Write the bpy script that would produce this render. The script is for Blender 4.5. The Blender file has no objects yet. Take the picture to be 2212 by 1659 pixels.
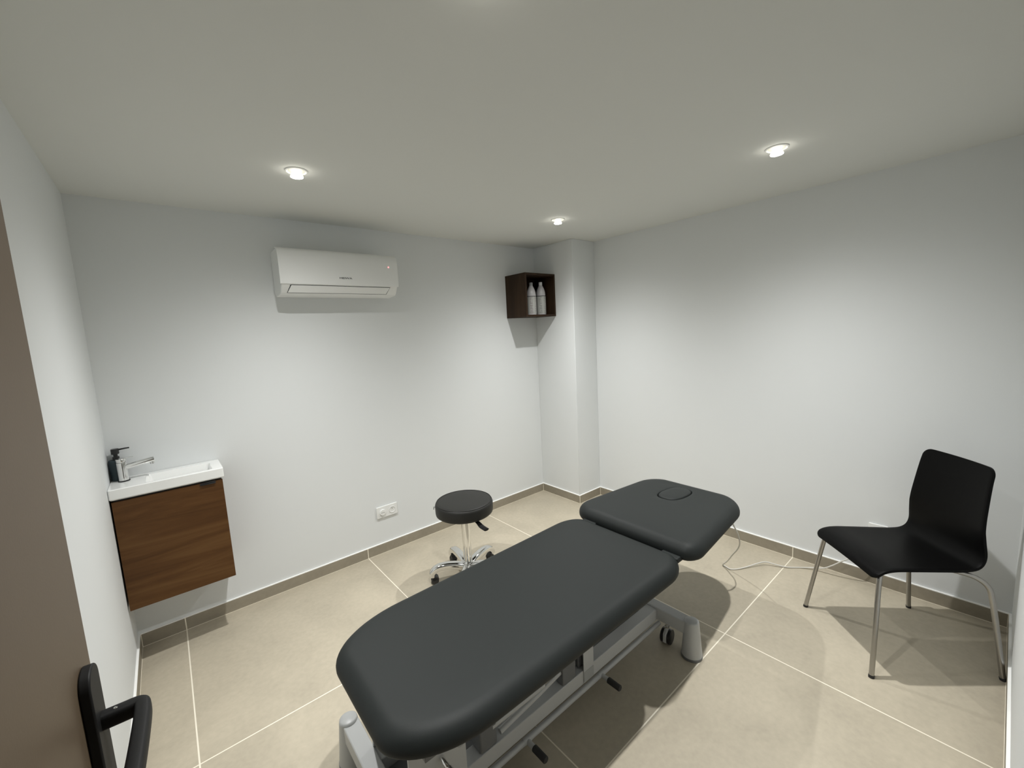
import bpy, bmesh, math, random
from mathutils import Vector, Matrix
random.seed(4)
S = bpy.context.scene
COL = S.collection
PI = math.pi

# ------------------------------------------------------------------ camera, world, exposure
CAM = Vector((-2.9962, -2.8608, 1.55))
yaw, pitch, roll = .6930, -.1241, -.0517
f_ = Vector((math.sin(yaw)*math.cos(pitch), math.cos(yaw)*math.cos(pitch), math.sin(pitch)))
r_ = Vector((math.cos(yaw), -math.sin(yaw), 0)); u_ = r_.cross(f_)
rr = r_*math.cos(roll)+u_*math.sin(roll); uu = -r_*math.sin(roll)+u_*math.cos(roll)
cd = bpy.data.cameras.new('camera'); cam = bpy.data.objects.new('camera', cd); COL.objects.link(cam)
cam.matrix_world = Matrix(((rr.x, uu.x, -f_.x, CAM.x), (rr.y, uu.y, -f_.y, CAM.y), (rr.z, uu.z, -f_.z, CAM.z), (0, 0, 0, 1)))
cd.sensor_width = 36; cd.lens = 36*902.2876/2212; cd.clip_start = .01; cd.clip_end = 60
S.camera = cam
S.view_settings.view_transform = 'Standard'; S.view_settings.look = 'None'
S.view_settings.gamma = 1; S.view_settings.use_curve_mapping = False
S.view_settings.exposure = 0.0
w = bpy.data.worlds.new('world'); S.world = w; w.use_nodes = True
w.node_tree.nodes['Background'].inputs[0].default_value = (.5, .6, .7, 1)
w.node_tree.nodes['Background'].inputs[1].default_value = .02
S.cycles.max_bounces = 12; S.cycles.diffuse_bounces = 8; S.cycles.glossy_bounces = 6
LAMP_W = 36.5
LAMP_COL = (1.0, .995, .975)
CEIL = 2.29
LAMPS = [(-2.453, -.819, 'small round downlight in the ceiling in front of the white air conditioner'),
         (-.829, -.827, 'small round downlight in the ceiling nearest the corner pillar and wooden box shelf'),
         (-.821, -2.144, 'small round downlight in the ceiling on the side of the black chair'),
         (-2.405, -2.125, 'small round downlight in the ceiling, nearest to the open door, only its glow showing')]
for i, (lx, ly, _) in enumerate(LAMPS):
    ld = bpy.data.lights.new('downlight_beam', 'AREA'); ld.shape = 'DISK'; ld.size = .04
    ld.energy = LAMP_W; ld.color = LAMP_COL; ld.spread = PI
    ld.use_nodes = True; nt = ld.node_tree; em = nt.nodes['Emission']      # photometric profile of a reflector lamp
    g = nt.nodes.new('ShaderNodeNewGeometry'); dt = nt.nodes.new('ShaderNodeVectorMath'); dt.operation = 'DOT_PRODUCT'
    nt.links.new(g.outputs['Normal'], dt.inputs[0]); nt.links.new(g.outputs['Incoming'], dt.inputs[1])
    ab = nt.nodes.new('ShaderNodeMath'); ab.operation = 'ABSOLUTE'; nt.links.new(dt.outputs['Value'], ab.inputs[0])
    pw = nt.nodes.new('ShaderNodeMath'); pw.operation = 'POWER'; nt.links.new(ab.outputs[0], pw.inputs[0]); pw.inputs[1].default_value = 3.4
    nt.links.new(pw.outputs[0], em.inputs['Strength'])
    lo = bpy.data.objects.new('downlight_beam', ld); COL.objects.link(lo)
    lo.location = (lx, ly, CEIL-.029)

# ------------------------------------------------------------------ helpers
def lin(c):
    return tuple(((v/255)/12.92 if v/255 <= .04045 else ((v/255+.055)/1.055)**2.4) for v in c)
def mat(name, col, rough=.5, metal=0, spec=.5, bump=0, bscale=200, var=0, vscale=8, emit=None, es=0, coat=0):
    m = bpy.data.materials.new(name); m.use_nodes = True
    nt = m.node_tree; b = nt.nodes['Principled BSDF']
    b.inputs['Base Color'].default_value = (*col, 1); b.inputs['Roughness'].default_value = rough
    b.inputs['Metallic'].default_value = metal; b.inputs['Specular IOR Level'].default_value = spec
    b.inputs['Coat Weight'].default_value = coat
    tc = nt.nodes.new('ShaderNodeTexCoord')
    if var:
        n = nt.nodes.new('ShaderNodeTexNoise'); n.inputs['Scale'].default_value = vscale; n.inputs['Detail'].default_value = 5
        nt.links.new(tc.outputs['Object'], n.inputs['Vector'])
        mx = nt.nodes.new('ShaderNodeMix'); mx.data_type = 'RGBA'
        mx.inputs[6].default_value = (*[c*(1-var) for c in col], 1); mx.inputs[7].default_value = (*[min(1, c*(1+var)) for c in col], 1)
        nt.links.new(n.outputs['Fac'], mx.inputs[0]); nt.links.new(mx.outputs[2], b.inputs['Base Color'])
    if bump:
        n = nt.nodes.new('ShaderNodeTexNoise'); n.inputs['Scale'].default_value = bscale; n.inputs['Detail'].default_value = 3
        nt.links.new(tc.outputs['Object'], n.inputs['Vector'])
        bp = nt.nodes.new('ShaderNodeBump'); bp.inputs['Strength'].default_value = bump; bp.inputs['Distance'].default_value = .002
        nt.links.new(n.outputs['Fac'], bp.inputs['Height']); nt.links.new(bp.outputs['Normal'], b.inputs['Normal'])
    if emit:
        b.inputs['Emission Color'].default_value = (*emit, 1); b.inputs['Emission Strength'].default_value = es
    return m
def obj(name, bm, m, parent=None, smooth=0, bevel=0, seg=2):
    me = bpy.data.meshes.new(name); bmesh.ops.recalc_face_normals(bm, faces=bm.faces[:]); bm.to_mesh(me); bm.free()
    if smooth:
        me.polygons.foreach_set('use_smooth', [True]*len(me.polygons))
        me.set_sharp_from_angle(angle=math.radians(smooth))
    o = bpy.data.objects.new(name, me); COL.objects.link(o)
    for q in (m if isinstance(m, (list, tuple)) else [m]): me.materials.append(q)
    if bevel:
        bv = o.modifiers.new('bevel', 'BEVEL'); bv.width = bevel; bv.segments = seg; bv.limit_method = 'ANGLE'; bv.angle_limit = math.radians(35)
        me.polygons.foreach_set('use_smooth', [True]*len(me.polygons)); me.set_sharp_from_angle(angle=math.radians(50))
    if parent: o.parent = parent
    return o
def tag(o, label=None, cat=None, group=None, kind=None):
    if label: o['label'] = label
    if cat: o['category'] = cat
    if group: o['group'] = group
    if kind: o['kind'] = kind
    return o
def thing(name, label, cat, loc=(0, 0, 0), rz=0, group=None):
    o = bpy.data.objects.new(name, None); COL.objects.link(o); o.location = loc; o.rotation_euler = (0, 0, rz)
    o.empty_display_size = .05
    return tag(o, label, cat, group)
def B(): return bmesh.new()
def box(bm, x0, x1, y0, y1, z0, z1, mtx=None):
    g = bmesh.ops.create_cube(bm, size=1)['verts']
    for v in g:
        v.co = Vector(((x0+x1)/2+v.co.x*(x1-x0), (y0+y1)/2+v.co.y*(y1-y0), (z0+z1)/2+v.co.z*(z1-z0)))
        if mtx: v.co = mtx @ v.co
    return g
def boxo(name, m, parent, x0, x1, y0, y1, z0, z1, bevel=0, seg=2, mtx=None):
    bm = B(); box(bm, min(x0, x1), max(x0, x1), min(y0, y1), max(y0, y1), min(z0, z1), max(z0, z1), mtx)
    return obj(name, bm, m, parent, bevel=bevel, seg=seg)
def spline(pts, n=8):
    P = [Vector(p) for p in pts]; out = []
    for i in range(len(P)-1):
        p0 = P[max(i-1, 0)]; p1 = P[i]; p2 = P[i+1]; p3 = P[min(i+2, len(P)-1)]
        for k in range(n):
            t = k/n
            out.append(.5*((2*p1)+(-p0+p2)*t+(2*p0-5*p1+4*p2-p3)*t*t+(-p0+3*p1-3*p2+p3)*t**3))
    out.append(P[-1]); return out
def pw(v, e): return math.copysign(abs(v)**e, v)
def tube(bm, pts, r, seg=16, cap=True, flat=(1, 1), upref=None, sq=1):
    P = [Vector(p) for p in pts]; R = r if isinstance(r, (list, tuple)) else [r]*len(P)
    rings = []; ref = None
    for i, p in enumerate(P):
        t = (P[min(i+1, len(P)-1)]-P[max(i-1, 0)]).normalized()
        if ref is None:
            ref = (upref or (Vector((0, 0, 1)) if abs(t.z) < .9 else Vector((1, 0, 0))))
        ref = upref if upref is not None else ref
        a = t.cross(ref).normalized(); b = a.cross(t).normalized()
        if upref is None: ref = b
        rings.append([bm.verts.new(p+(a*pw(math.cos(2*PI*k/seg), sq)*flat[0]+b*pw(math.sin(2*PI*k/seg), sq)*flat[1])*R[i]) for k in range(seg)])
    for i in range(len(rings)-1):
        for k in range(seg):
            bm.faces.new((rings[i][k], rings[i][(k+1) % seg], rings[i+1][(k+1) % seg], rings[i+1][k]))
    if cap:
        bm.faces.new(rings[0][::-1]); bm.faces.new(rings[-1])
def lathe(bm, prof, c=(0, 0, 0), seg=40, mtx=None):
    rings = []
    for (r, z) in prof:
        if r < 1e-6:
            v = Vector((0, 0, z)); v = (mtx @ v) if mtx else v
            rings.append([bm.verts.new(v+Vector(c))])
        else:
            L = []
            for k in range(seg):
                v = Vector((r*math.cos(2*PI*k/seg), r*math.sin(2*PI*k/seg), z)); v = (mtx @ v) if mtx else v
                L.append(bm.verts.new(v+Vector(c)))
            rings.append(L)
    for a, b in zip(rings, rings[1:]):
        if len(a) == 1 and len(b) == 1: continue
        for k in range(seg):
            if len(a) == 1: bm.faces.new((a[0], b[k], b[(k+1) % seg]))
            elif len(b) == 1: bm.faces.new((a[k], a[(k+1) % seg], b[0]))
            else: bm.faces.new((a[k], a[(k+1) % seg], b[(k+1) % seg], b[k]))
def prism(bm, poly, fn, h0, h1):
    """poly of 2-D points, fn(a, b, h) -> Vector"""
    A = [bm.verts.new(fn(a, b, h0)) for a, b in poly]; Bv = [bm.verts.new(fn(a, b, h1)) for a, b in poly]
    n = len(poly)
    for k in range(n): bm.faces.new((A[k], A[(k+1) % n], Bv[(k+1) % n], Bv[k]))
    bm.faces.new(A[::-1]); bm.faces.new(Bv)
def text(name, body, size, m, parent, mtx, ext=.0006):
    cu = bpy.data.curves.new(name, 'FONT'); cu.body = body; cu.size = size; cu.extrude = ext; cu.align_x = 'CENTER'; cu.align_y = 'CENTER'
    o = bpy.data.objects.new(name, cu); COL.objects.link(o); cu.materials.append(m)
    dg = bpy.context.evaluated_depsgraph_get(); me = bpy.data.meshes.new_from_object(o.evaluated_get(dg))
    bpy.data.objects.remove(o); me.transform(mtx); me.name = name
    o = bpy.data.objects.new(name, me); COL.objects.link(o); o.parent = parent
    return o

# ------------------------------------------------------------------ materials
M = {}
M['wall'] = mat('wall_paint', (.71, .73, .735), .75, spec=.25, bump=.06, bscale=260)
M['ceil'] = mat('ceiling_paint', (.69, .70, .675), .85, spec=.15, bump=.05, bscale=200)
M['white'] = mat('white_plastic', (.78, .79, .78), .35)
M['ceramic'] = mat('white_ceramic', (.83, .84, .83), .12, coat=.3)
M['bead'] = mat('white_sealant', (.9, .9, .88), .5)
M['chrome'] = mat('chrome', (.78, .78, .77), .08, metal=1)
M['steel'] = mat('brushed_steel', (.42, .41, .39), .3, metal=1)
M['black'] = mat('black_plastic', (.012, .012, .013), .35)
M['matblack'] = mat('matt_black_metal', (.008, .008, .008), .55, spec=.25, bump=.05, bscale=900)
M['rubber'] = mat('dark_rubber', (.02, .02, .02), .7)
M['bed'] = mat('charcoal_leatherette', (.0130, .0155, .0150), .58, spec=.22, bump=.10, bscale=700)
M['stool'] = mat('black_leatherette', (.016, .016, .0145), .5, spec=.3, bump=.1, bscale=700)
M['shell'] = mat('black_lacquered_ply', (.0025, .0025, .0025), .4, spec=.09)
M['frame'] = mat('light_grey_powder_coat', (.44, .45, .45), .4, bump=.03, bscale=600)
M['frame2'] = mat('grey_steel', (.13, .135, .14), .5)
M['slate'] = mat('slate_grey_stoneware', (.018, .035, .042), .6, bump=.08, bscale=500)
M['cable'] = mat('pale_cable_sheath', (.62, .61, .57), .5)
M['grey'] = mat('grey_print', (.32, .33, .33), .6)
M['dark'] = mat('dark_gap', (.01, .01, .01), .8)
M['lens'] = mat('lamp_lens', (1, 1, 1), .5, emit=(1, .97, .9), es=60)
M['bulb'] = mat('lamp_glass', (1, 1, 1), .5, emit=(1, .93, .72), es=3)
M['led'] = mat('red_indicator', (.8, .3, .3), .5, emit=(1, .28, .3), es=1.6)
M['leaf'] = mat('door_laminate', (.098, .070, .043), .5, bump=.05, bscale=300, var=.05, vscale=30)
M['bottle'] = mat('white_bottle_plastic', (.56, .55, .56), .25)
M['label'] = mat('pale_label', (.66, .67, .63), .5)
M['mauve'] = mat('label_print', (.30, .24, .25), .6)

def labelmat(name, ink, off):
    m = mat(name, (.50, .51, .48), .5); nt = m.node_tree; b = nt.nodes['Principled BSDF']; L = nt.links
    tc = nt.nodes.new('ShaderNodeTexCoord'); sp = nt.nodes.new('ShaderNodeSeparateXYZ'); L.new(tc.outputs['Object'], sp.inputs[0])
    def mt(op, a, bb=None):
        n = nt.nodes.new('ShaderNodeMath'); n.operation = op
        for i, v in enumerate((a, bb)):
            if v is None: continue
            if isinstance(v, (int, float)): n.inputs[i].default_value = v
            else: L.new(v, n.inputs[i])
        return n.outputs[0]
    ang = mt('ARCTAN2', sp.outputs[1], sp.outputs[0])
    rows = mt('LESS_THAN', mt('FRACT', mt('DIVIDE', sp.outputs[2], .0075)), .38)
    c1 = mt('LESS_THAN', mt('ABSOLUTE', mt('ADD', ang, 2.35+off)), .30); c2 = mt('LESS_THAN', mt('ABSOLUTE', mt('ADD', ang, 1.40+off)), .16)
    n = nt.nodes.new('ShaderNodeTexNoise'); n.inputs['Scale'].default_value = 95; L.new(tc.outputs['Object'], n.inputs['Vector'])
    msk = mt('MULTIPLY', mt('MULTIPLY', mt('MAXIMUM', c1, c2), rows), mt('GREATER_THAN', n.outputs['Fac'], .47))
    mx = nt.nodes.new('ShaderNodeMix'); mx.data_type = 'RGBA'; L.new(msk, mx.inputs[0]); mx.inputs[6].default_value = (.50, .51, .48, 1); mx.inputs[7].default_value = (*ink, 1)
    L.new(mx.outputs[2], b.inputs['Base Color']); return m
M['label_a'] = labelmat('mauve_printed_label', (.22, .15, .17), .0)
M['label_b'] = labelmat('grey_printed_label', (.20, .20, .20), .1)

def wood(name, dark, mid, light, axis, scale=1.0, rough=.4):
    m = bpy.data.materials.new(name); m.use_nodes = True; nt = m.node_tree; b = nt.nodes['Principled BSDF']
    b.inputs['Roughness'].default_value = rough; b.inputs['Specular IOR Level'].default_value = .25
    tc = nt.nodes.new('ShaderNodeTexCoord'); mp = nt.nodes.new('ShaderNodeMapping')
    sc = [14*scale]*3; sc[axis] = 1.3*scale; mp.inputs['Scale'].default_value = sc
    nt.links.new(tc.outputs['Object'], mp.inputs['Vector'])
    n = nt.nodes.new('ShaderNodeTexNoise'); n.inputs['Scale'].default_value = 1; n.inputs['Detail'].default_value = 7
    n.inputs['Roughness'].default_value = .62; n.inputs['Distortion'].default_value = .7
    nt.links.new(mp.outputs['Vector'], n.inputs['Vector'])
    r = nt.nodes.new('ShaderNodeValToRGB'); nt.links.new(n.outputs['Fac'], r.inputs['Fac'])
    e = r.color_ramp.elements; e[0].position = .30; e[0].color = (*dark, 1); e[1].position = .68; e[1].color = (*light, 1)
    k = e.new(.5); k.color = (*mid, 1)
    nt.links.new(r.outputs['Color'], b.inputs['Base Color'])
    return m
M['oak'] = wood('warm_walnut_grain', (.050, .019, .0045), (.088, .038, .0105), (.125, .061, .020), 0, rough=.5)
M['cubewood'] = wood('dark_walnut', (.016, .0075, .0028), (.027, .0135, .0052), (.039, .0205, .0085), 2, rough=.62)

def tilemat(name, base, grout, gx0, gy0, t, wline=.0052, vert=False):
    """stoneware tile with straight joints on a world grid"""
    m = bpy.data.materials.new(name); m.use_nodes = True; nt = m.node_tree; b = nt.nodes['Principled BSDF']; L = nt.links
    g = nt.nodes.new('ShaderNodeNewGeometry'); sp = nt.nodes.new('ShaderNodeSeparateXYZ'); L.new(g.outputs['Position'], sp.inputs[0])
    def math_(op, a, bb=None, c=None):
        n = nt.nodes.new('ShaderNodeMath'); n.operation = op
        for i, v in enumerate((a, bb, c)):
            if v is None: continue
            if isinstance(v, (int, float)): n.inputs[i].default_value = v
            else: L.new(v, n.inputs[i])
        return n.outputs[0]
    def line(out, g0):
        a = math_('SUBTRACT', out, g0); a = math_('DIVIDE', a, t); a = math_('ADD', a, .5); a = math_('FRACT', a)
        a = math_('SUBTRACT', a, .5); a = math_('ABSOLUTE', a); a = math_('MULTIPLY', a, t)
        return math_('LESS_THAN', a, wline/2), a
    lx, _ = line(sp.outputs[0], gx0); ly, _ = line(sp.outputs[1], gy0)
    mask = math_('MAXIMUM', lx, ly)
    n1 = nt.nodes.new('ShaderNodeTexNoise'); n1.inputs['Scale'].default_value = 2.6; n1.inputs['Detail'].default_value = 6; n1.inputs['Roughness'].default_value = .6; n1.inputs['Distortion'].default_value = .4
    n2 = nt.nodes.new('ShaderNodeTexNoise'); n2.inputs['Scale'].default_value = 45; n2.inputs['Detail'].default_value = 4
    L.new(g.outputs['Position'], n1.inputs['Vector']); L.new(g.outputs['Position'], n2.inputs['Vector'])
    s = math_('MULTIPLY_ADD', n1.outputs['Fac'], .7, math_('MULTIPLY', n2.outputs['Fac'], .3))
    r = nt.nodes.new('ShaderNodeValToRGB'); L.new(s, r.inputs['Fac'])
    e = r.color_ramp.elements; e[0].position = .3; e[0].color = (*[c*.83 for c in base], 1); e[1].position = .7; e[1].color = (*[c*1.13 for c in base], 1)
    mx = nt.nodes.new('ShaderNodeMix'); mx.data_type = 'RGBA'; L.new(mask, mx.inputs[0]); L.new(r.outputs['Color'], mx.inputs[6]); mx.inputs[7].default_value = (*grout, 1)
    L.new(mx.outputs[2], b.inputs['Base Color'])
    b.inputs['Roughness'].default_value = .5; b.inputs['Specular IOR Level'].default_value = .35
    bp = nt.nodes.new('ShaderNodeBump'); bp.inputs['Strength'].default_value = .04; bp.inputs['Distance'].default_value = .002
    L.new(n2.outputs['Fac'], bp.inputs['Height']); L.new(bp.outputs['Normal'], b.inputs['Normal'])
    return m
TB = (.43, .385, .300)
GR = (.80, .75, .63)
M['tile'] = tilemat('beige_floor_tile', TB, GR, -1.0064, -.9980, 1.0305)
M['skirt_x'] = tilemat('beige_skirting_tile_along_x', [c*.70 for c in TB], GR, -1.0064, 50.37, 1.0305)  # same tile as the floor; shade of the upright face put into the colour
M['skirt_y'] = tilemat('beige_skirting_tile_along_y', [c*.70 for c in TB], GR, 50.37, -.9980, 1.0305)  # darkened likewise: shading of the upright strip is in the base colour
for k in ('skirt_x',): pass

# ------------------------------------------------------------------ the room
XL, YR, H = -3.262, -2.942, CEIL
PA, PB = .2874, .465
DX0, DX1, DH = -3.175, -2.40, 2.06           # doorway in the front wall
HX0, HX1, HY = -3.60, -2.0, -4.4             # hallway behind the camera
def struct(name, bm, m, **k): return tag(obj(name, bm, m, **k), kind='structure')
bm = B(); box(bm, HX0-.1, .1, HY-.1, .1, -.1, 0); struct('floor', bm, M['tile'])
bm = B(); box(bm, HX0-.1, .1, HY-.1, .1, H, H+.1); struct('ceiling', bm, M['ceil'])
bm = B(); box(bm, XL-.1, .1, 0, .1, 0, H); struct('wall_back', bm, M['wall'])
bm = B(); box(bm, 0, .1, YR-.1, 0, 0, H); struct('wall_right', bm, M['wall'])
bm = B(); box(bm, XL-.1, XL, YR-.1, 0, 0, H); struct('wall_left', bm, M['wall'])
bm = B(); box(bm, -PA, 0, -PB, 0, 0, H); struct('wall_pillar', bm, M['wall'], bevel=.003)
bm = B(); box(bm, XL, DX0, YR-.1, YR, 0, H); box(bm, DX1, 0, YR-.1, YR, 0, H); box(bm, DX0, DX1, YR-.1, YR, DH, H)
struct('wall_front', bm, M['wall'])
bm = B(); box(bm, HX0-.1, HX0, HY, YR-.1, 0, H); box(bm, HX1, HX1+.1, HY, YR-.1, 0, H); box(bm, HX0-.1, HX1+.1, HY-.1, HY, 0, H); box(bm, HX0, XL-.1, YR-.1, YR-.0, 0, H)
struct('wall_hallway', bm, M['wall'])
bm = B()      # door lining
box(bm, DX0, DX0+.012, YR-.1, YR+.004, 0, DH); box(bm, DX1-.03, DX1, YR-.1, YR+.004, 0, DH); box(bm, DX0+.012, DX1-.03, YR-.1, YR+.004, DH-.03, DH)
struct('trim_1', bm, M['leaf'])
# skirting boards: tile strip, light sealant bead on top, joint lines in the corners
SH, ST = .070, .009
def skirt(name, x0, x1, y0, y1, m):
    bm = B(); box(bm, x0, x1, y0, y1, 0, SH)
    o = struct(name, bm, m)
    bm = B(); box(bm, x0, x1, y0, y1, SH, SH+.0045); obj('sealant_bead', bm, M['bead'], o)
    bm = B(); e = .0015
    box(bm, x0-e if x0 > XL+.02 else x0, x1+e if x1 < -.02 else x1, y0-e if y0 > YR+.02 else y0, y1+e if y1 < -.02 else y1, 0, .0018)
    obj('floor_joint', bm, M['grout'], o)
    return o
M['grout'] = mat('pale_grout', GR, .8)
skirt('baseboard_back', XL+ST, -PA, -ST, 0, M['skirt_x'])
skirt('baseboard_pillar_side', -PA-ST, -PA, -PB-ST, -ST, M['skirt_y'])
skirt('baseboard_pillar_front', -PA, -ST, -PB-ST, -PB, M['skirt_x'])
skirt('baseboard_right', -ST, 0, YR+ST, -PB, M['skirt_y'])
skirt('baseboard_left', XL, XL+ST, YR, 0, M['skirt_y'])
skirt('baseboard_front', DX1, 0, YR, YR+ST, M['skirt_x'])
bm = B()      # grout in the skirting corners
for (x, y) in ((-PA-ST-.001, -ST-.001), (-PA-ST-.0006, -PB-ST-.0006), (-ST-.001, -PB-ST-.001), (-ST-.001, YR+ST+.001), (XL+ST+.001, -ST-.001)):
    box(bm, x-.0018, x+.0018, y-.0018, y+.0018, 0, SH)
struct('trim_2', bm, M['grout'])

# ------------------------------------------------------------------ downlights
def downlight(x, y, label):
    t = thing('downlight', label, 'ceiling light', (x, y, CEIL), group='ceiling downlights')
    bm = B(); lathe(bm, [(.030, -.0005), (.034, -.001), (.040, -.005), (.045, -.003), (.046, 0)]); obj('trim_ring', bm, M['white'], t, smooth=40)
    bm = B(); lathe(bm, [(0, -.0012), (.033, -.0012), (.034, 0)]); obj('reflector', bm, M['white'], t, smooth=40)
    bm = B(); lathe(bm, [(.0165, -.001), (.018, -.008), (.0245, -.020), (.0255, -.024)]); b = obj('bulb', bm, M['bulb'], t, smooth=40)
    bm = B(); lathe(bm, [(.0255, -.024), (.0250, -.0265), (.022, -.0275), (0, -.0275)]); obj('lens', bm, M['lens'], b, smooth=40)
for x, y, l in LAMPS: downlight(x, y, l)

# ------------------------------------------------------------------ door leaf with lever handle
hx, hy = -3.163, YR+.012
ex, ey = -3.1135, -2.118
ang = math.atan2(ey-hy, ex-hx)        # leaf direction, hinge to free edge
LW = math.hypot(ex-hx, ey-hy)
door = thing('door_1', 'brown laminate door standing open on the left edge, black lever handle', 'door', (hx, hy, 0), ang)
door['kind'] = 'structure'
# local: x along the leaf, y = +: behind (towards left wall), y = - : room face
TH = .036
boxo('door_leaf', M['leaf'], door, 0, LW, 0, TH, .008, 2.04, bevel=.0012)
bm = B()
def plate_poly(w_, h_, r_, n=8):
    P = []
    for cx, cy, a0 in ((w_/2-r_, h_/2-r_, 0), (-w_/2+r_, h_/2-r_, 90), (-w_/2+r_, -h_/2+r_, 180), (w_/2-r_, -h_/2+r_, 270)):
        for k in range(n+1):
            a = math.radians(a0+90*k/n); P.append((cx+r_*math.cos(a), cy+r_*math.sin(a)))
    return P
hxl = LW-.046
hz = 1.060
prism(bm, plate_poly(.046, .225, .021), lambda a, b, h: Vector((hxl+a, -h, hz+b)), 0, .011)
pl = obj('handle_plate', bm, M['matblack'], door, bevel=.002, seg=3)
for dz in (-.095, .095):
    bm = B(); lathe(bm, [(0, .0125), (.004, .0122), (.005, .011), (.005, .009)], (0, 0, 0), 16, Matrix.Rotation(PI/2, 4, 'X'))
    for v in bm.verts: v.co += Vector((hxl, 0, hz+dz*1.02))
    #obj('screw', bm, M['steel'], pl, smooth=40)
    bm.free()
bm = B()
LZ = hz+.038
pts = [(hxl, -.008, LZ), (hxl, -.030, LZ), (hxl, -.041, LZ), (hxl-.002, -.0465, LZ), (hxl-.008, -.0495, LZ), (hxl-.03, -.0510, LZ), (hxl-.08, -.0515, LZ), (hxl-.135, -.0510, LZ)]
tube(bm, spline(pts, 6), .0105, 24, flat=(.82, 1.0), upref=Vector((0, 0, 1)), sq=.55)
lv = obj('door_lever', bm, M['matblack'], door, smooth=50)
bm = B(); lathe(bm, [(0, .0008), (.0018, .0006), (.0026, -.0005)], seg=16)
for v in bm.verts: v.co += Vector((hxl-.001, -.024, LZ+.0104))
obj('grub_screw', bm, M['chrome'], lv, smooth=40)
for z_ in (.25, 1.05, 1.85):
    bm = B(); tube(bm, [(-.004, -.006, z_-.045), (-.004, -.006, z_+.045)], .007, 14); obj('hinge', bm, M['steel'], door, smooth=40)

# ------------------------------------------------------------------ air conditioner on the back wall
ax0, ax1 = -2.437, -1.727
ac = thing('air_conditioner', 'white wall-mounted split air conditioner high on the left wall', 'air conditioner', ((ax0+ax1)/2, 0, 1.82))
AW = (ax1-ax0)/2
body = [(0, .268), (-.150, .272), (-.185, .262), (-.198, .235), (-.200, .070), (-.190, .062), (-.165, .022), (-.150, .012), (-.05, .004), (-.03, .006), (0, .03)]
bm = B(); prism(bm, body, lambda a, b, h: Vector((h, a, b)), -AW+.006, AW-.006)
obj('housing', bm, M['white'], ac, bevel=.006, seg=3)
bm = B()      # front panel, gently bowed sheet
panel = [(-.150, .2745), (-.180, .268), (-.197, .250), (-.2035, .215), (-.2055, .150), (-.2045, .085), (-.200, .066), (-.194, .066), (-.196, .215), (-.176, .258), (-.150, .2705)]
prism(bm, panel, lambda a, b, h: Vector((h, a, b)), -AW, AW)
obj('front_panel', bm, M['white'], ac, bevel=.003, seg=3)
bm = B()      # air flap: lower slanted face
def slant(u, v, h):   # u across, v 0..1 down the slope, h proud
    p0 = Vector((0, -.1905, .0605)); p1 = Vector((0, -.1655, .0215)); d = p1-p0; n = Vector((0, -.84, -.54))
    q = p0+d*v+n*h; return Vector((u, q.y, q.z))
prism(bm, [(-AW+.058, .0), (AW-.060, .0), (AW-.080, 1.0), (-AW+.040, 1.0)], slant, .0002, .0035)
obj('air_flap', bm, M['white'], ac, bevel=.001)
bm = B()
e = .0036
prism(bm, [(-AW+.058-e, -.05), (AW-.060+e, -.05), (AW-.080+e, 1.0+.07), (-AW+.040-e, 1.0+.07)], slant, .0001, .0006)
obj('flap_gap', bm, M['dark'], ac)
tm = Matrix.Translation((.010, -.2058, .108)) @ Matrix.Rotation(PI/2, 4, 'X') @ Matrix.Diagonal((1.30, .8, 1, 1))
text('brand_lettering', 'HEIWA', .0185, M['dark'], ac, tm)
bm = B(); lathe(bm, [(0, .0012), (.004, .001), (.0048, 0)], (0, 0, 0), 20, Matrix.Rotation(PI/2, 4, 'X'))
for v in bm.verts: v.co += Vector((AW-.063, -.2052, .190))
obj('indicator_light', bm, M['led'], ac)

# ------------------------------------------------------------------ sockets
def socket_face(parent, cx, kind):
    """round insert at local x = cx, plate faces local -y"""
    rot = Matrix.Rotation(PI/2, 4, 'X')
    bm = B()
    if kind == 'earth':
        lathe(bm, [(.0235, -.001), (.0235, .0035), (.0222, .0045), (.0208, .0035), (.0198, -.006), (0, -.006)], (0, 0, 0), 36, rot)
    else:
        lathe(bm, [(.0215, -.001), (.0215, .009), (.0205, .0105), (0, .0108)], (0, 0, 0), 36, rot)
    for v in bm.verts: v.co += Vector((cx, -.009, 0))
    s = obj('socket_insert', bm, M['white'], parent, smooth=40)
    if kind == 'earth':
        for dx, dz in ((-.0095, -.003), (.0095, -.003)):
            bm = B(); lathe(bm, [(0, 0), (.0028, 0)], (0, 0, 0), 14, rot)
            for v in bm.verts: v.co += Vector((cx+dx, -.0032, dz))
            obj('pin_hole', bm, M['dark'], s)
        bm = B(); tube(bm, [(cx, -.003, .010), (cx, -.017, .010)], .0024, 12); obj('earth_pin', bm, M['steel'], s, smooth=40)
    else:
        bm = B(); box(bm, cx-.013, cx+.013, -.0202, -.0196, -.0015, .0015); obj('cap_slot', bm, M['grey'], s)
so = thing('wall_socket', 'white double wall socket above the skirting, left of the stool', 'socket', (-1.8705, 0, .305))
bm = B(); prism(bm, plate_poly(.156, .084, .004, 3), lambda a, b, h: Vector((a, -h, b)), 0, .010); obj('cover_plate', bm, M['white'], so, bevel=.002)
socket_face(so, -.037, 'cap'); socket_face(so, .037, 'earth')
sb = thing('wall_socket', 'white single wall socket low behind the black chair, with a plug in it', 'socket', (0, -2.4385, .320), -PI/2)
bm = B(); prism(bm, plate_poly(.084, .084, .004, 3), lambda a, b, h: Vector((a, -h, b)), 0, .010); obj('cover_plate', bm, M['white'], sb, bevel=.002)
socket_face(sb, 0, 'earth')

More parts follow.
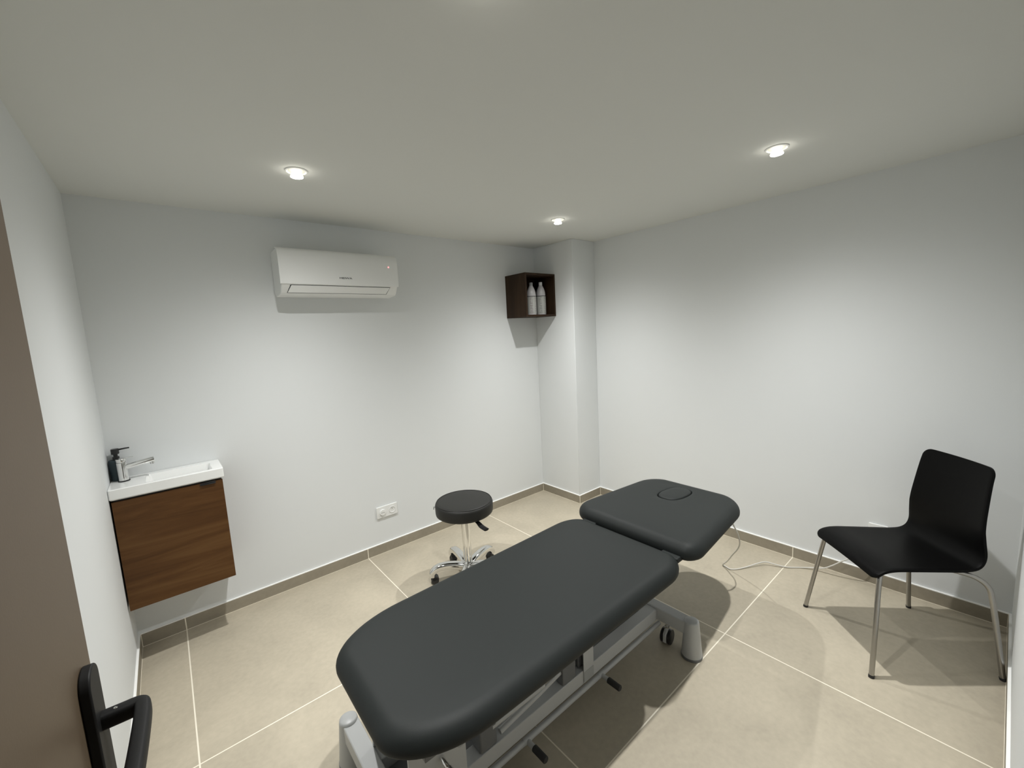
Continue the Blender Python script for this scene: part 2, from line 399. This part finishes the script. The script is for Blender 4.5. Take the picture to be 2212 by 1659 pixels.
# ------------------------------------------------------------------ wash basin unit
BX0, BX1, BYF, BZT = XL+.001, -2.8165, -.228, .919
cab = thing('vanity_cabinet', 'wall-hung washbasin cabinet with a walnut-brown front, in the left corner', 'cabinet', ((BX0+BX1)/2, 0, .315))
cx_ = (BX0+BX1)/2
def L(x): return x-cx_
bm = B()
box(bm, L(BX0)+.010, L(BX1)-.012, -.200, 0, 0, .550)
obj('carcass', bm, M['oak'], cab, bevel=.001)
boxo('cabinet_door', M['oak'], cab, L(BX0)+.006, L(BX1)-.009, -.220, -.203, -.002, .542, bevel=.0012)
boxo('shadow_gap', M['dark'], cab, L(BX0)+.012, L(BX1)-.014, -.214, -.2, .543, .551)
bm = B(); box(bm, L(BX1)-.105, L(BX1)-.040, -.2235, -.219, .531, .5425); box(bm, L(BX1)-.105, L(BX1)-.040, -.2275, -.2235, .531, .534)
obj('pull_handle', bm, M['black'], cab.children[1] if False else cab, bevel=.0006)
# ceramic basin
bs = thing('washbasin', 'shallow white ceramic washbasin on top of the walnut-brown cabinet', 'washbasin', (cx_, 0, .8665))
hgt = BZT-.8665
bm = B()
x0, x1, y0, y1 = L(BX0), L(BX1), BYF, -.002
def ringv(xa, xb, ya, yb, z, r, n=5):
    out = []
    for cx, cy, a0 in ((xb-r, yb-r, 0), (xa+r, yb-r, 90), (xa+r, ya+r, 180), (xb-r, ya+r, 270)):
        for k in range(n+1):
            a = math.radians(a0+90*k/n); out.append(bm.verts.new((cx+r*math.cos(a), cy+r*math.sin(a), z)))
    return out
rgs = [ringv(x0+.004, x1-.004, y0+.006, y1-.001, 0, .006), ringv(x0, x1, y0, y1, .006, .008), ringv(x0, x1, y0, y1, hgt-.003, .008),
       ringv(x0+.003, x1-.003, y0+.003, y1-.001, hgt, .006)]
ia, ib, ic, idd = x0+.135, x1-.045, y0+.018, y1-.045
rgs += [ringv(ia, ib, ic, idd, hgt, .014), ringv(ia+.003, ib-.003, ic+.003, idd-.003, hgt-.004, .013), ringv(ia+.014, ib-.010, ic+.010, idd-.010, hgt-.042, .016), ringv(ia+.030, ib-.02, ic+.022, idd-.022, hgt-.046, .014)]
for a, b in zip(rgs, rgs[1:]):
    n = len(a)
    for k in range(n): bm.faces.new((a[k], a[(k+1) % n], b[(k+1) % n], b[k]))
bm.faces.new(rgs[-1]); bm.faces.new(rgs[0][::-1])
obj('basin_bowl', bm, M['ceramic'], bs, smooth=35)
bm = B(); lathe(bm, [(0, .003), (.018, .003), (.022, .001), (.024, 0)], ((ia+ib)/2-.06, (ic+idd)/2, hgt-.046)); obj('drain', bm, M['chrome'], bs, smooth=40)
# tap
fx, fy = -3.208, -.088
tp = thing('basin_tap', 'chrome mixer tap with a straight angled spout on the white washbasin', 'tap', (fx, fy, BZT))
bm = B(); lathe(bm, [(0, 0), (.0225, 0), (.0235, .002), (.0225, .005), (.0195, .006)]); obj('base_ring', bm, M['black'], tp, smooth=40)
bm = B(); lathe(bm, [(.0195, .004), (.0195, .093), (.0185, .0945), (0, .0945)]); obj('tap_body', bm, M['chrome'], tp, smooth=40)
bm = B(); lathe(bm, [(0, .096), (.0185, .096), (.0195, .0975), (.0195, .111), (.0180, .113), (0, .1135)]); obj('control_cap', bm, M['chrome'], tp, smooth=40)
bm = B()
box(bm, .006, .046, -.007, .007, .1125, .1155); obj('control_lever', bm, M['chrome'], tp, bevel=.0012)
bm = B()
sp_ = [(.012, 0, .068), (.060, 0, .0755), (.110, 0, .0835), (.122, 0, .0848)]
tube(bm, sp_, .0130, 24); tube(bm, [(.112, 0, .084), (.1138, 0, .062)], .0095, 20)
obj('spout', bm, M['chrome'], tp, smooth=45)
# soap dispenser
sd = thing('soap_dispenser', 'dark slate soap dispenser with a black pump behind the chrome tap', 'soap dispenser', (-3.228, -.036, BZT))
bm = B(); lathe(bm, [(0, 0), (.029, 0), (.0305, .002), (.0305, .098), (.029, .101), (.012, .1025), (0, .1025)]); obj('reservoir', bm, M['slate'], sd, smooth=40)
bm = B(); lathe(bm, [(.0135, .102), (.0135, .118), (.0085, .119), (.0085, .130), (.0145, .131), (.0155, .133), (.0155, .154), (.0145, .157), (0, .158)]); pu = obj('pump_head', bm, M['black'], sd, smooth=40)
bm = B(); tube(bm, [(.010, 0, .151), (.040, -.001, .153), (.054, -.002, .153)], [.0045, .0035, .0032], 14); obj('pump_spout', bm, M['black'], pu, smooth=40)

# ------------------------------------------------------------------ box shelf with two bottles
qx0, qx1, qy, qz0, qz1 = -.6385, -PA, -.257, 1.668, 2.029
qs = thing('box_shelf', 'open dark walnut box shelf on the wall beside the pillar', 'shelf', ((qx0+qx1)/2, 0, qz0))
qw = (qx1-qx0)/2-.0005; qh = qz1-qz0; T = .017
boxo('shelf_bottom', M['cubewood'], qs, -qw+T, qw-T, qy, 0, 0, T, bevel=.0008)
boxo('shelf_top', M['cubewood'], qs, -qw+T, qw-T, qy, 0, qh-T, qh, bevel=.0008)
boxo('side_panel', M['cubewood'], qs, -qw, -qw+T, qy, 0, 0, qh, bevel=.0008)
boxo('side_panel', M['cubewood'], qs, qw-T, qw, qy, 0, 0, qh, bevel=.0008)
boxo('back_panel', M['cubewood'], qs, -qw+T, qw-T, -.012, 0, T, qh-T)
def bottle(x, y, sc, label, capm, side):
    t = thing('bottle', label, 'bottle', (x, y, qz0+T), group='white bottles in the box shelf')
    prof = [(0, 0), (.0335, 0), (.0365, .003), (.0370, .010), (.0365, .150), (.0362, .160), (.034, .178), (.029, .196), (.021, .214), (.0155, .224), (.0145, .228)]
    bm = B(); lathe(bm, [(r*sc, z*sc) for r, z in prof]); obj('flask', bm, M['bottle'], t, smooth=40)
    bm = B(); lathe(bm, [(.0142*sc, .226*sc), (.0142*sc, .251*sc), (.0128*sc, .253*sc), (0, .253*sc)]); obj('cap', bm, capm, t, smooth=40)
    bm = B(); lathe(bm, [(.0374*sc, .012*sc), (.0376*sc, .013*sc), (.0371*sc, .142*sc), (.0369*sc, .143*sc)]); lb = obj('label', bm, M['label'], t, smooth=40)
    bm = B(); lathe(bm, [(.0374*sc, .1435*sc), (.0374*sc, .1475*sc)]); obj('neck_band', bm, M['dark'], t, smooth=40)
    lb.data.materials[0] = M['label_a'] if side == 1 else M['label_b']
bottle(-.476, -.150, 1.10, 'white bottle with the grey cap, left one of the pair in the box shelf', M['grey'], 1)
bottle(-.361, -.150, 1.13, 'white bottle with the white cap, right one of the pair in the box shelf', M['white'], 2)

# ------------------------------------------------------------------ stool
st = thing('stool', 'round black upholstered swivel stool on chrome five-star base with castors', 'stool', (-1.643, -.696, 0), math.radians(13))
bm = B(); SZ = .512
lathe(bm, [(0, SZ-.078), (.172, SZ-.078), (.179, SZ-.072), (.181, SZ-.060), (.1815, SZ-.018), (.1785, SZ-.008), (.171, SZ-.001), (.15, SZ+.002), (.08, SZ+.004), (0, SZ+.005)], seg=72)
seat = obj('seat', bm, M['stool'], st, smooth=50)
bm = B(); tube(bm, [(.1722*math.cos(2*PI*k/60), .1722*math.sin(2*PI*k/60), SZ-.0005) for k in range(61)], .0016, 8, cap=False); obj('piping', bm, M['stool'], seat, smooth=60)
bm = B(); a = math.radians(148)
tube(bm, [(.180*math.cos(a), .180*math.sin(a), SZ-.012), (.190*math.cos(a), .190*math.sin(a), SZ-.006), (.192*math.cos(a), .192*math.sin(a), SZ-.022)], .0022, 8); obj('zip_tab', bm, M['black'], seat, smooth=40)
bm = B(); lathe(bm, [(.06, SZ-.078), (.06, SZ-.084), (.030, SZ-.088), (.021, SZ-.092), (.021, SZ-.114), (.017, SZ-.116), (0, SZ-.116)]); obj('seat_plate', bm, M['black'], st, smooth=40)
bm = B(); lathe(bm, [(.0265, .085), (.0265, SZ-.120), (.021, SZ-.118), (0, SZ-.118)]); obj('gas_column', bm, M['chrome'], st, smooth=40)
bm = B(); la = math.radians(-91-13)
c_, s_ = math.cos(la), math.sin(la)
def lv_(r, z): return (r*c_, r*s_, z)
tube(bm, [lv_(.02, SZ-.090), lv_(.12, SZ-.097)], .004, 10)
tube(bm, spline([lv_(.105, SZ-.096), lv_(.145, SZ-.099), lv_(.185, SZ-.112), lv_(.235, SZ-.114)], 5), [.007+.0045*min(1, k/10) for k in range(16)], 14, flat=(1.5, .7), upref=Vector((0, 0, 1)))
obj('height_lever', bm, M['black'], st, smooth=45)
bm = B(); lathe(bm, [(0, .045), (.032, .045), (.036, .055), (.036, .085), (.033, .098), (.029, .110), (.0266, .112)], seg=40); obj('hub', bm, M['chrome'], st, smooth=50)
for k in range(5):
    a = 2*PI*k/5; c_, s_ = math.cos(a), math.sin(a)
    bm = B()
    P = spline([(.02*c_, .02*s_, .072), (.08*c_, .08*s_, .092), (.15*c_, .15*s_, .102), (.200*c_, .200*s_, .096), (.229*c_, .229*s_, .072), (.234*c_, .234*s_, .050)], 6)
    tube(bm, P, [.029-.006*min(1, i/26) for i in range(len(P))], 20, flat=(.95, .85), sq=.7, upref=Vector((0, 0, 1))+Vector((c_, s_, 0))*.35)
    leg = obj('leg', bm, M['chrome'], st, smooth=60)
    bm = B()
    t_ = Vector((-s_, c_, 0)); q = Vector((.229*c_, .229*s_, 0))+t_*0
    off = Vector((c_, s_, 0))*-.012
    for sg in (-1, 1):
        ax = t_*sg
        p0 = q+off+ax*.006+Vector((0, 0, .0235)); p1 = q+off+ax*.019+Vector((0, 0, .0235))
        tube(bm, [p0, p0+ax*.002, p1-ax*.002, p1], [.021, .0235, .0235, .021], 24)
    tube(bm, [q+Vector((0, 0, .04)), q+Vector((0, 0, .058))], .012, 14)
    ht = [(-.026, .030), (-.022, .044), (-.008, .052), (.008, .052), (.014, .040), (.010, .026)]
    prism(bm, ht, lambda aa, b, h: q+off+Vector((c_, s_, 0))*(aa)+t_*h+Vector((0, 0, b)), -.019, .019)
    obj('castor', bm, M['black'], leg, smooth=40)

# ------------------------------------------------------------------ black chair
bvec = Vector((.706, -.708, 0))
ch = thing('chair', 'black moulded shell chair on steel tube legs, standing in the right corner', 'chair', (-.640, -2.421, 0), math.atan2(-.706, -.708))
prof = spline([(0, -.012, .428), (0, -.004, .446), (0, .022, .462), (0, .07, .468), (0, .15, .464), (0, .27, .457), (0, .335, .456), (0, .382, .463), (0, .408, .484), (0, .422, .520), (0, .424, .58), (0, .427, .66), (0, .436, .74), (0, .447, .82), (0, .456, .866), (0, .462, .890)], 6)
Ls = [0]
for a, b in zip(prof, prof[1:]): Ls.append(Ls[-1]+(b-a).length)
LT = Ls[-1]
def halfw(s):
    base = .203-.012*min(1, s/.4)-(.030*max(0, (s-.42)/(LT-.42)))
    e = min(s, LT-s); R = .034
    if e < R: base -= R-math.sqrt(max(0, R*R-(R-e)**2))
    return base
bm = B(); rows = []; NW = 22
ss = sorted(set([round(x, 5) for x in [0, .0006, .002, .0045, .008, .013, .02, .028, .034]+[.034+(LT-.068)*k/70 for k in range(71)]+[LT-x for x in (0, .0006, .002, .0045, .008, .013, .02, .028)]]))
def at_s(s):
    for i in range(len(Ls)-1):
        if Ls[i+1] >= s:
            t = (s-Ls[i])/max(1e-9, Ls[i+1]-Ls[i]); return prof[i].lerp(prof[i+1], t)
    return prof[-1]
for s in ss:
    p = at_s(s); hw = halfw(s); row = []
    for k in range(NW+1):
        x = hw*(-1+2*k/NW); q = (x/.19)**2
        back = max(0, min(1, (s-.44)/.15)); frontf = max(0, 1-s/.3)
        y = p.y-.020*q*back                      # back wraps forward slightly at its edges
        z = p.z+.006*q*(1-back)*(1-frontf)-.004*q*frontf
        row.append(bm.verts.new((x, y, z)))
    rows.append(row)
for a, b in zip(rows, rows[1:]):
    for k in range(NW): bm.faces.new((a[k], a[k+1], b[k+1], b[k]))
sh = obj('seat_shell', bm, M['shell'], ch, smooth=60)
md = sh.modifiers.new('thickness', 'SOLIDIFY'); md.thickness = .011; md.offset = 0
md = sh.modifiers.new('edge', 'BEVEL'); md.width = .003; md.segments = 2; md.limit_method = 'ANGLE'; md.angle_limit = math.radians(50)
for sx in (-1, 1):
    bm = B(); tube(bm, spline([(sx*.085, .200, .441), (sx*.11, .13, .441), (sx*.145, .062, .443), (sx*.162, .034, .440), (sx*.176, .018, .422), (sx*.184, .010, .38), (sx*.209, -.012, .19), (sx*.232, -.033, .010)], 7), .0098, 18)
    lg = obj('leg', bm, M['steel'], ch, smooth=50)
    bm = B(); tube(bm, [(sx*.2315, -.0325, .012), (sx*.2328, -.0338, 0)], .0108, 18); obj('foot_cap', bm, M['rubber'], lg, smooth=40)
    bm = B(); tube(bm, spline([(sx*.085, .200, .441), (sx*.11, .27, .440), (sx*.150, .345, .436), (sx*.176, .392, .426), (sx*.196, .424, .396), (sx*.204, .438, .34), (sx*.218, .458, .18), (sx*.232, .478, .010)], 7), .0098, 18)
    lg = obj('leg', bm, M['steel'], ch, smooth=50)
    bm = B(); tube(bm, [(sx*.2315, .477, .012), (sx*.2328, .4793, 0)], .0108, 18); obj('foot_cap', bm, M['rubber'], lg, smooth=40)
    for yy in (.12, .27):
        boxo('mounting_pad', M['black'], ch, sx*.112-.02, sx*.112+.02, yy-.02, yy+.02, .432, .452, bevel=.003)
bm = B(); tube(bm, [(-.09, .200, .441), (.09, .200, .441)], .0105, 16); obj('cross_tube', bm, M['steel'], ch, smooth=50)

# ------------------------------------------------------------------ treatment table
bd = thing('treatment_table', 'electric treatment table with charcoal padded top and light grey steel base', 'treatment table', (-1.93, -1.755, 0))
OX, OY = -1.93, -1.755
def corner_outline(cs, n=14):
    """cs: list of (x, y, rx_before, r_after) as rounded polygon via quadratic blends"""
    out = []; N = len(cs)
    for i in range(N):
        x, y, ra, rb = cs[i]; p = Vector((x, y)); a = Vector(cs[i-1][:2]); b = Vector(cs[(i+1) % N][:2])
        p0 = p+(a-p).normalized()*ra; p1 = p+(b-p).normalized()*rb
        for k in range(n+1):
            t = k/n; c = .55
            q0 = p0+(p-p0)*c; q1 = p1+(p-p1)*c
            out.append((1-t)**3*p0+3*(1-t)**2*t*q0+3*(1-t)*t*t*q1+t**3*p1)
    return out
def resample_polar(poly, c, n):
    """ray cast from c, returns n points and inward unit normals"""
    out = []; N = len(poly)
    for k in range(n):
        a = 2*PI*k/n; d = Vector((math.cos(a), math.sin(a))); best = None
        for i in range(N):
            p, q = poly[i]-c, poly[(i+1) % N]-c; e_ = q-p; den = d.x*e_.y-d.y*e_.x
            if abs(den) < 1e-12: continue
            t = (p.x*e_.y-p.y*e_.x)/den; s = (p.x*d.y-p.y*d.x)/den
            if t > 0 and -1e-9 <= s <= 1+1e-9: best = c+d*t if best is None or t > (best-c).length else best
        out.append(best)
    nrm = []
    for k in range(n):
        tg = (out[(k+1) % n]-out[k-1]).normalized(); m_ = Vector((-tg.y, tg.x)); 
        if m_.dot(c-out[k]) < 0: m_ = -m_
        nrm.append(m_)
    return out, nrm
def angles_mix(poly, c): return poly
def cushion(name, poly, c, th, zf, m, parent, hole=None, n=260, roll=.052):
    pts, nr = resample_polar(poly, c, n)
    bm = B(); rings = []
    def ring(P, dz):
        rings.append([bm.verts.new((p.x-OX, p.y-OY, zf(p.x)+dz)) for p in P])
    # underside to side to rolled top
    prof = [(.028, -th), (.012, -th+.001), (.004, -th+.006), (.0005, -th+.014)]
    for k in range(11):
        a = (PI/2)*k/10; prof.append((roll*(1-math.cos(a)), -.046+.046*math.sin(a)-.003))
    for d, z in prof: ring([p+m_*d for p, m_ in zip(pts, nr)], z)
    bot = rings[0]
    last = [p+m_*roll for p, m_ in zip(pts, nr)]
    if hole:
        hp = hole
        for s, z in ((.94, -.0014), (.86, -.0004), (.7, 0), (.5, 0), (.3, 0), (.12, 0)): ring([h+(p-h)*s for p, h in zip(last, hp)], z)
        # lip of the hole rolls down
        hn = [(h-c).normalized() for h in hp]
        for d, z in ((.006, 0), (.0035, -.0008), (.0015, -.003), (0, -.008), (0, -.030)): ring([h+q*d for h, q in zip(hp, hn)], z)
    else:
        for s, z in ((.95, -.0014), (.88, -.0004), (.75, 0), (.5, 0), (.25, 0), (.08, 0)): ring([c+(p-c)*s for p in last], z)
    for a, b in zip(rings, rings[1:]):
        for k in range(n): bm.faces.new((a[k], a[(k+1) % n], b[(k+1) % n], b[k]))
    bm.faces.new(bot[::-1]); bm.faces.new(rings[-1])
    return obj(name, bm, m, parent, smooth=60)
TOPZ = .600
# main section
main = corner_outline([(-2.703, -1.458, .15, .26), (-1.437, -1.432, .15, .10), (-1.437, -2.064, .08, .13), (-2.703, -2.052, .26, .15)])
cushion('main_cushion', main, Vector((-2.05, -1.757)), .072, lambda x: TOPZ, M['bed'], bd)
# head section, slightly tilted
def hz_(x): return .632-.045*(x+1.44)/.78
hc = Vector((-.872, -1.690))
hole = []
for k in range(260):
    a = 2*PI*k/260; ca, sa = math.cos(a), math.sin(a)
    # stadium-like oval, long axis across the table
    hole.append(hc+Vector((.120*math.copysign(abs(ca)**.80, ca), .068*math.copysign(abs(sa)**.72, sa))))
headp = corner_outline([(-1.430, -1.396, .12, .14), (-.640, -1.398, .17, .13), (-.640, -1.985, .13, .18), (-1.430, -2.090, .10, .07)])
cushion('head_cushion', headp, hc, .072, hz_, M['bed'], bd, hole=hole)
bm = B(); rings = []
for s, z in ((.955, -.030), (.955, -.008), (.945, -.002), (.91, .0022), (.85, .0038), (.5, .005), (.1, .0052)):
    rings.append([bm.verts.new(((hc+(h-hc)*s).x-OX, (hc+(h-hc)*s).y-OY, hz_((hc+(h-hc)*s).x)+z)) for h in hole])
for a, b in zip(rings, rings[1:]):
    for k in range(260): bm.faces.new((a[k], a[(k+1) % 260], b[(k+1) % 260], b[k]))
bm.faces.new(rings[-1]); bm.faces.new(rings[0][::-1])
obj('face_hole_plug', bm, M['bed'], bd, smooth=60)
def X(x): return x-OX
def Y(y): return y-OY
# upholstered hinge flaps in the gap between the sections
for ya, yb in ((-1.50, -1.58), (-1.94, -2.025)):
    bm = B(); box(bm, X(-1.462), X(-1.41), Y(yb), Y(ya), .556, .580); obj('hinge_flap', bm, M['bed'], bd, bevel=.006, seg=3)
# boards and top frame
boxo('main_board', M['frame2'], bd, X(-2.62), X(-1.415), Y(-2.0), Y(-1.51), .510, .529, bevel=.002)
bm = B(); box(bm, X(-1.40), X(-.80), Y(-1.97), Y(-1.48), -.085, -.071)
for v in bm.verts: v.co.z += hz_(v.co.x+OX)
obj('head_board', bm, M['frame2'], bd)
bm = B()
for y in (-1.60, -1.93): box(bm, X(-2.55), X(-1.50), Y(y)-.015, Y(y)+.015, .468, .510)
for x in (-2.50, -1.60): box(bm, X(x)-.015, X(x)+.015, Y(-1.915), Y(-1.615), .470, .508)
obj('top_frame', bm, M['frame'], bd, bevel=.002)
bm = B()
for y in (-1.62, -1.90): box(bm, X(-1.5), X(-.95), Y(y)-.012, Y(y)+.012, .500, .530)
obj('head_support', bm, M['frame2'], bd, bevel=.002)
# base: rails, crossbars
for y0_, y1_ in ((-1.82, -1.765), (-1.60, -1.545)):
    boxo('base_rail', M['frame'], bd, X(-2.60), X(-1.285), Y(y0_), Y(y1_), .105, .165, bevel=.003)
boxo('crossbar', M['frame'], bd, X(-1.285), X(-1.228), Y(-1.975), Y(-1.395), .110, .172, bevel=.004)
boxo('crossbar', M['frame'], bd, X(-2.655), X(-2.598), Y(-1.975), Y(-1.395), .110, .172, bevel=.004)
for lx in (-1.259, -2.630):
    for ly in (-1.985, -1.383):
        bm = B(); lathe(bm, [(.046, .012), (.0325, .170), (.031, .178), (.026, .1815), (0, .1825)], (X(lx), Y(ly), 0), 36); lg = obj('leg', bm, M['frame'], bd, smooth=45)
        bm = B(); lathe(bm, [(0, 0), (.046, 0), (.0475, .003), (.0472, .013), (.045, .0135)], (X(lx), Y(ly), 0), 36); obj('foot_pad', bm, M['frame2'], lg, smooth=45)
def castor(lx, ly, a):
    t_ = Vector((math.cos(a), math.sin(a), 0)); n_ = Vector((-t_.y, t_.x, 0)); q = Vector((X(lx), Y(ly), 0))
    bm = B()
    for sg in (-1, 1):
        p = q+n_*sg*.0085+Vector((0, 0, .035)); e_ = n_*sg
        tube(bm, [p, p+e_*.003, p+e_*.013, p+e_*.016], [.031, .035, .035, .031], 28)
    o = obj('castor', bm, M['black'], bd, smooth=40)
    bm = B(); prism(bm, [(-.030, .022), (-.028, .058), (-.010, .078), (.014, .078), (.034, .060), (.037, .020), (.025, .010)], lambda a_, b, h: q+t_*a_+n_*h+Vector((0, 0, b)), -.008, .008)
    obj('castor_fork', bm, M['frame'], o, bevel=.002)
    bm = B(); tube(bm, [q+Vector((0, 0, .072)), q+Vector((0, 0, .111))], .006, 14); tube(bm, [q+Vector((0, 0, .079)), q+Vector((0, 0, .087))], .012, 14); obj('castor_stem', bm, M['chrome'], o, smooth=40)
for lx, ly in ((-1.262, -1.862), (-2.625, -1.862), (-1.262, -1.505), (-2.625, -1.505)): castor(lx, ly, PI+.15)
# foot-operated bar with stub pedals
for y, sg in ((-1.818, -1), (-1.547, 1)):
    bm = B(); tube(bm, [(X(-2.57), Y(y), .080), (X(-1.262), Y(y), .080)], .0112, 18); fb = obj('foot_bar', bm, M['frame'], bd, smooth=45)
    for px in (-1.722, -2.148):
        bm = B(); tube(bm, [(X(px), Y(y)-sg*.004, .080), (X(px), Y(y)+sg*.050, .080)], .0095, 16); tube(bm, [(X(px)-.016, Y(y), .08), (X(px)+.016, Y(y), .08)], .0125, 16)
        pd = obj('pedal', bm, M['frame'], fb, smooth=45)
        bm = B(); tube(bm, [(X(px), Y(y)+sg*.040, .080), (X(px), Y(y)+sg*.042, .080), (X(px), Y(y)+sg*.098, .080), (X(px), Y(y)+sg*.100, .080)], [.010, .0125, .0125, .0105], 18); obj('pedal_grip', bm, M['rubber'], pd, smooth=45)
# lifting mechanism
boxo('bracket', M['frame'], bd, X(-1.834), X(-1.772), Y(-1.8245), Y(-1.8203), .112, .262, bevel=.001)
boxo('data_sticker', M['grey'], bd, X(-1.832), X(-1.774), Y(-1.8255), Y(-1.8246), .116, .160)
def arm(name, y, xa, za, xb, zb, w_, h_, m):
    bm = B(); a = math.atan2(zb-za, xb-xa); l = math.hypot(xb-xa, zb-za)
    mt = Matrix.Translation((X(xa), Y(y), za)) @ Matrix.Rotation(-a, 4, 'Y')
    box(bm, 0, l, -w_/2, w_/2, -h_/2, h_/2, mt); obj(name, bm, m, bd, bevel=.003)
for y in (-1.71, -1.64):
    arm('lift_arm', y, -1.80, .20, -2.30, .475, .022, .040, M['frame2'])
    arm('lift_arm', y, -1.40, .165, -1.72, .475, .022, .040, M['frame2'])
boxo('pivot_block', M['frame2'], bd, X(-1.84), X(-1.76), Y(-1.80), Y(-1.56), .165, .235, bevel=.004)
bm = B(); tube(bm, [(X(-2.292), Y(-1.806), .232), (X(-2.045), Y(-1.806), .231)], .0135, 20); ac_ = obj('actuator', bm, M['frame'], bd, smooth=45)
bm = B(); tube(bm, [(X(-2.05), Y(-1.806), .231), (X(-1.90), Y(-1.800), .231)], .007, 16); obj('actuator_rod', bm, M['steel'], ac_, smooth=45)
bm = B(); tube(bm, [(X(-2.256), Y(-1.806), .184), (X(-2.080), Y(-1.806), .206), (X(-1.95), Y(-1.80), .218)], .0105, 20); obj('gas_strut', bm, M['frame'], bd, smooth=45)
boxo('actuator_motor', M['frame2'], bd, X(-2.345), X(-2.275), Y(-1.818), Y(-1.74), .166, .250, bevel=.006, seg=3)
boxo('actuator_mount', M['frame2'], bd, X(-1.95), X(-1.875), Y(-1.818), Y(-1.74), .166, .250, bevel=.004)
boxo('floor_pan', M['frame2'], bd, X(-2.598), X(-1.30), Y(-1.764), Y(-1.602), .112, .118)
# end plate at the foot of the table with a chrome release lever
bm = B(); box(bm, X(-2.60), X(-2.412), Y(-1.840), Y(-1.832), .110, .470)
ep = obj('end_plate', bm, M['frame'], bd, bevel=.001)
bm = B(); lathe(bm, [(0, .0006), (.016, .0006), (.0165, 0)], (0, 0, 0), 28, Matrix.Rotation(PI/2, 4, 'X'))
for v in bm.verts: v.co += Vector((X(-2.428), Y(-1.8402), .300))
obj('plate_hole', bm, M['grey'], ep)
bm = B(); tube(bm, [(X(-2.497), Y(-1.838), .300), (X(-2.497), Y(-1.858), .295), (X(-2.492), Y(-1.872), .285)], .0075, 16); tube(bm, [(X(-2.492), Y(-1.870), .287), (X(-2.491), Y(-1.880), .282)], [.009, .010], 16)
obj('release_lever', bm, M['chrome'], ep, smooth=50)
bm = B()
for y0_ in (-1.545,): box(bm, X(-2.60), X(-2.412), Y(y0_), Y(y0_)+.008, .110, .470)
obj('end_plate', bm, M['frame'], bd, bevel=.001)

# ------------------------------------------------------------------ power cable from the table to the socket
f0 = 902.2876
cab_pts = [(-.770, -1.86, .545), (-.735, -1.89, .520), (-.702, -1.915, .475), (-.688, -1.933, .427), (-.655, -1.942, .37), (-.600, -1.933, .292), (-.545, -1.902, .221), (-.494, -1.852, .143), (-.452, -1.807, .069), (-.424, -1.770, .020), (-.412, -1.762, .006),
    (-.418, -1.785, .004), (-.425, -1.812, .004), (-.395, -1.842, .004), (-.330, -1.878, .008), (-.262, -1.915, .018), (-.222, -1.945, .022), (-.198, -1.990, .014), (-.165, -2.045, .005), (-.118, -2.095, .004),
    (-.085, -2.150, .012), (-.078, -2.210, .032), (-.082, -2.255, .070), (-.088, -2.300, .118), (-.085, -2.350, .165), (-.073, -2.40, .225), (-.060, -2.430, .275), (-.058, -2.438, .30)]
bm = B(); tube(bm, spline(cab_pts, 8), .0038, 10)
tag(obj('power_cable', bm, M['cable'], None, smooth=60), 'thin pale power cable hanging from the table head and trailing to the wall socket', 'cable')
bm = B(); tube(bm, [(-.012, -2.4385, .322), (-.040, -2.4385, .322)], .0185, 24); tube(bm, [(-.040, -2.4385, .322), (-.056, -2.438, .310), (-.058, -2.438, .298)], [.012, .010, .006], 16)
tag(obj('power_plug', bm, M['white'], None, smooth=45), 'white round plug pushed into the single socket behind the black chair', 'plug')
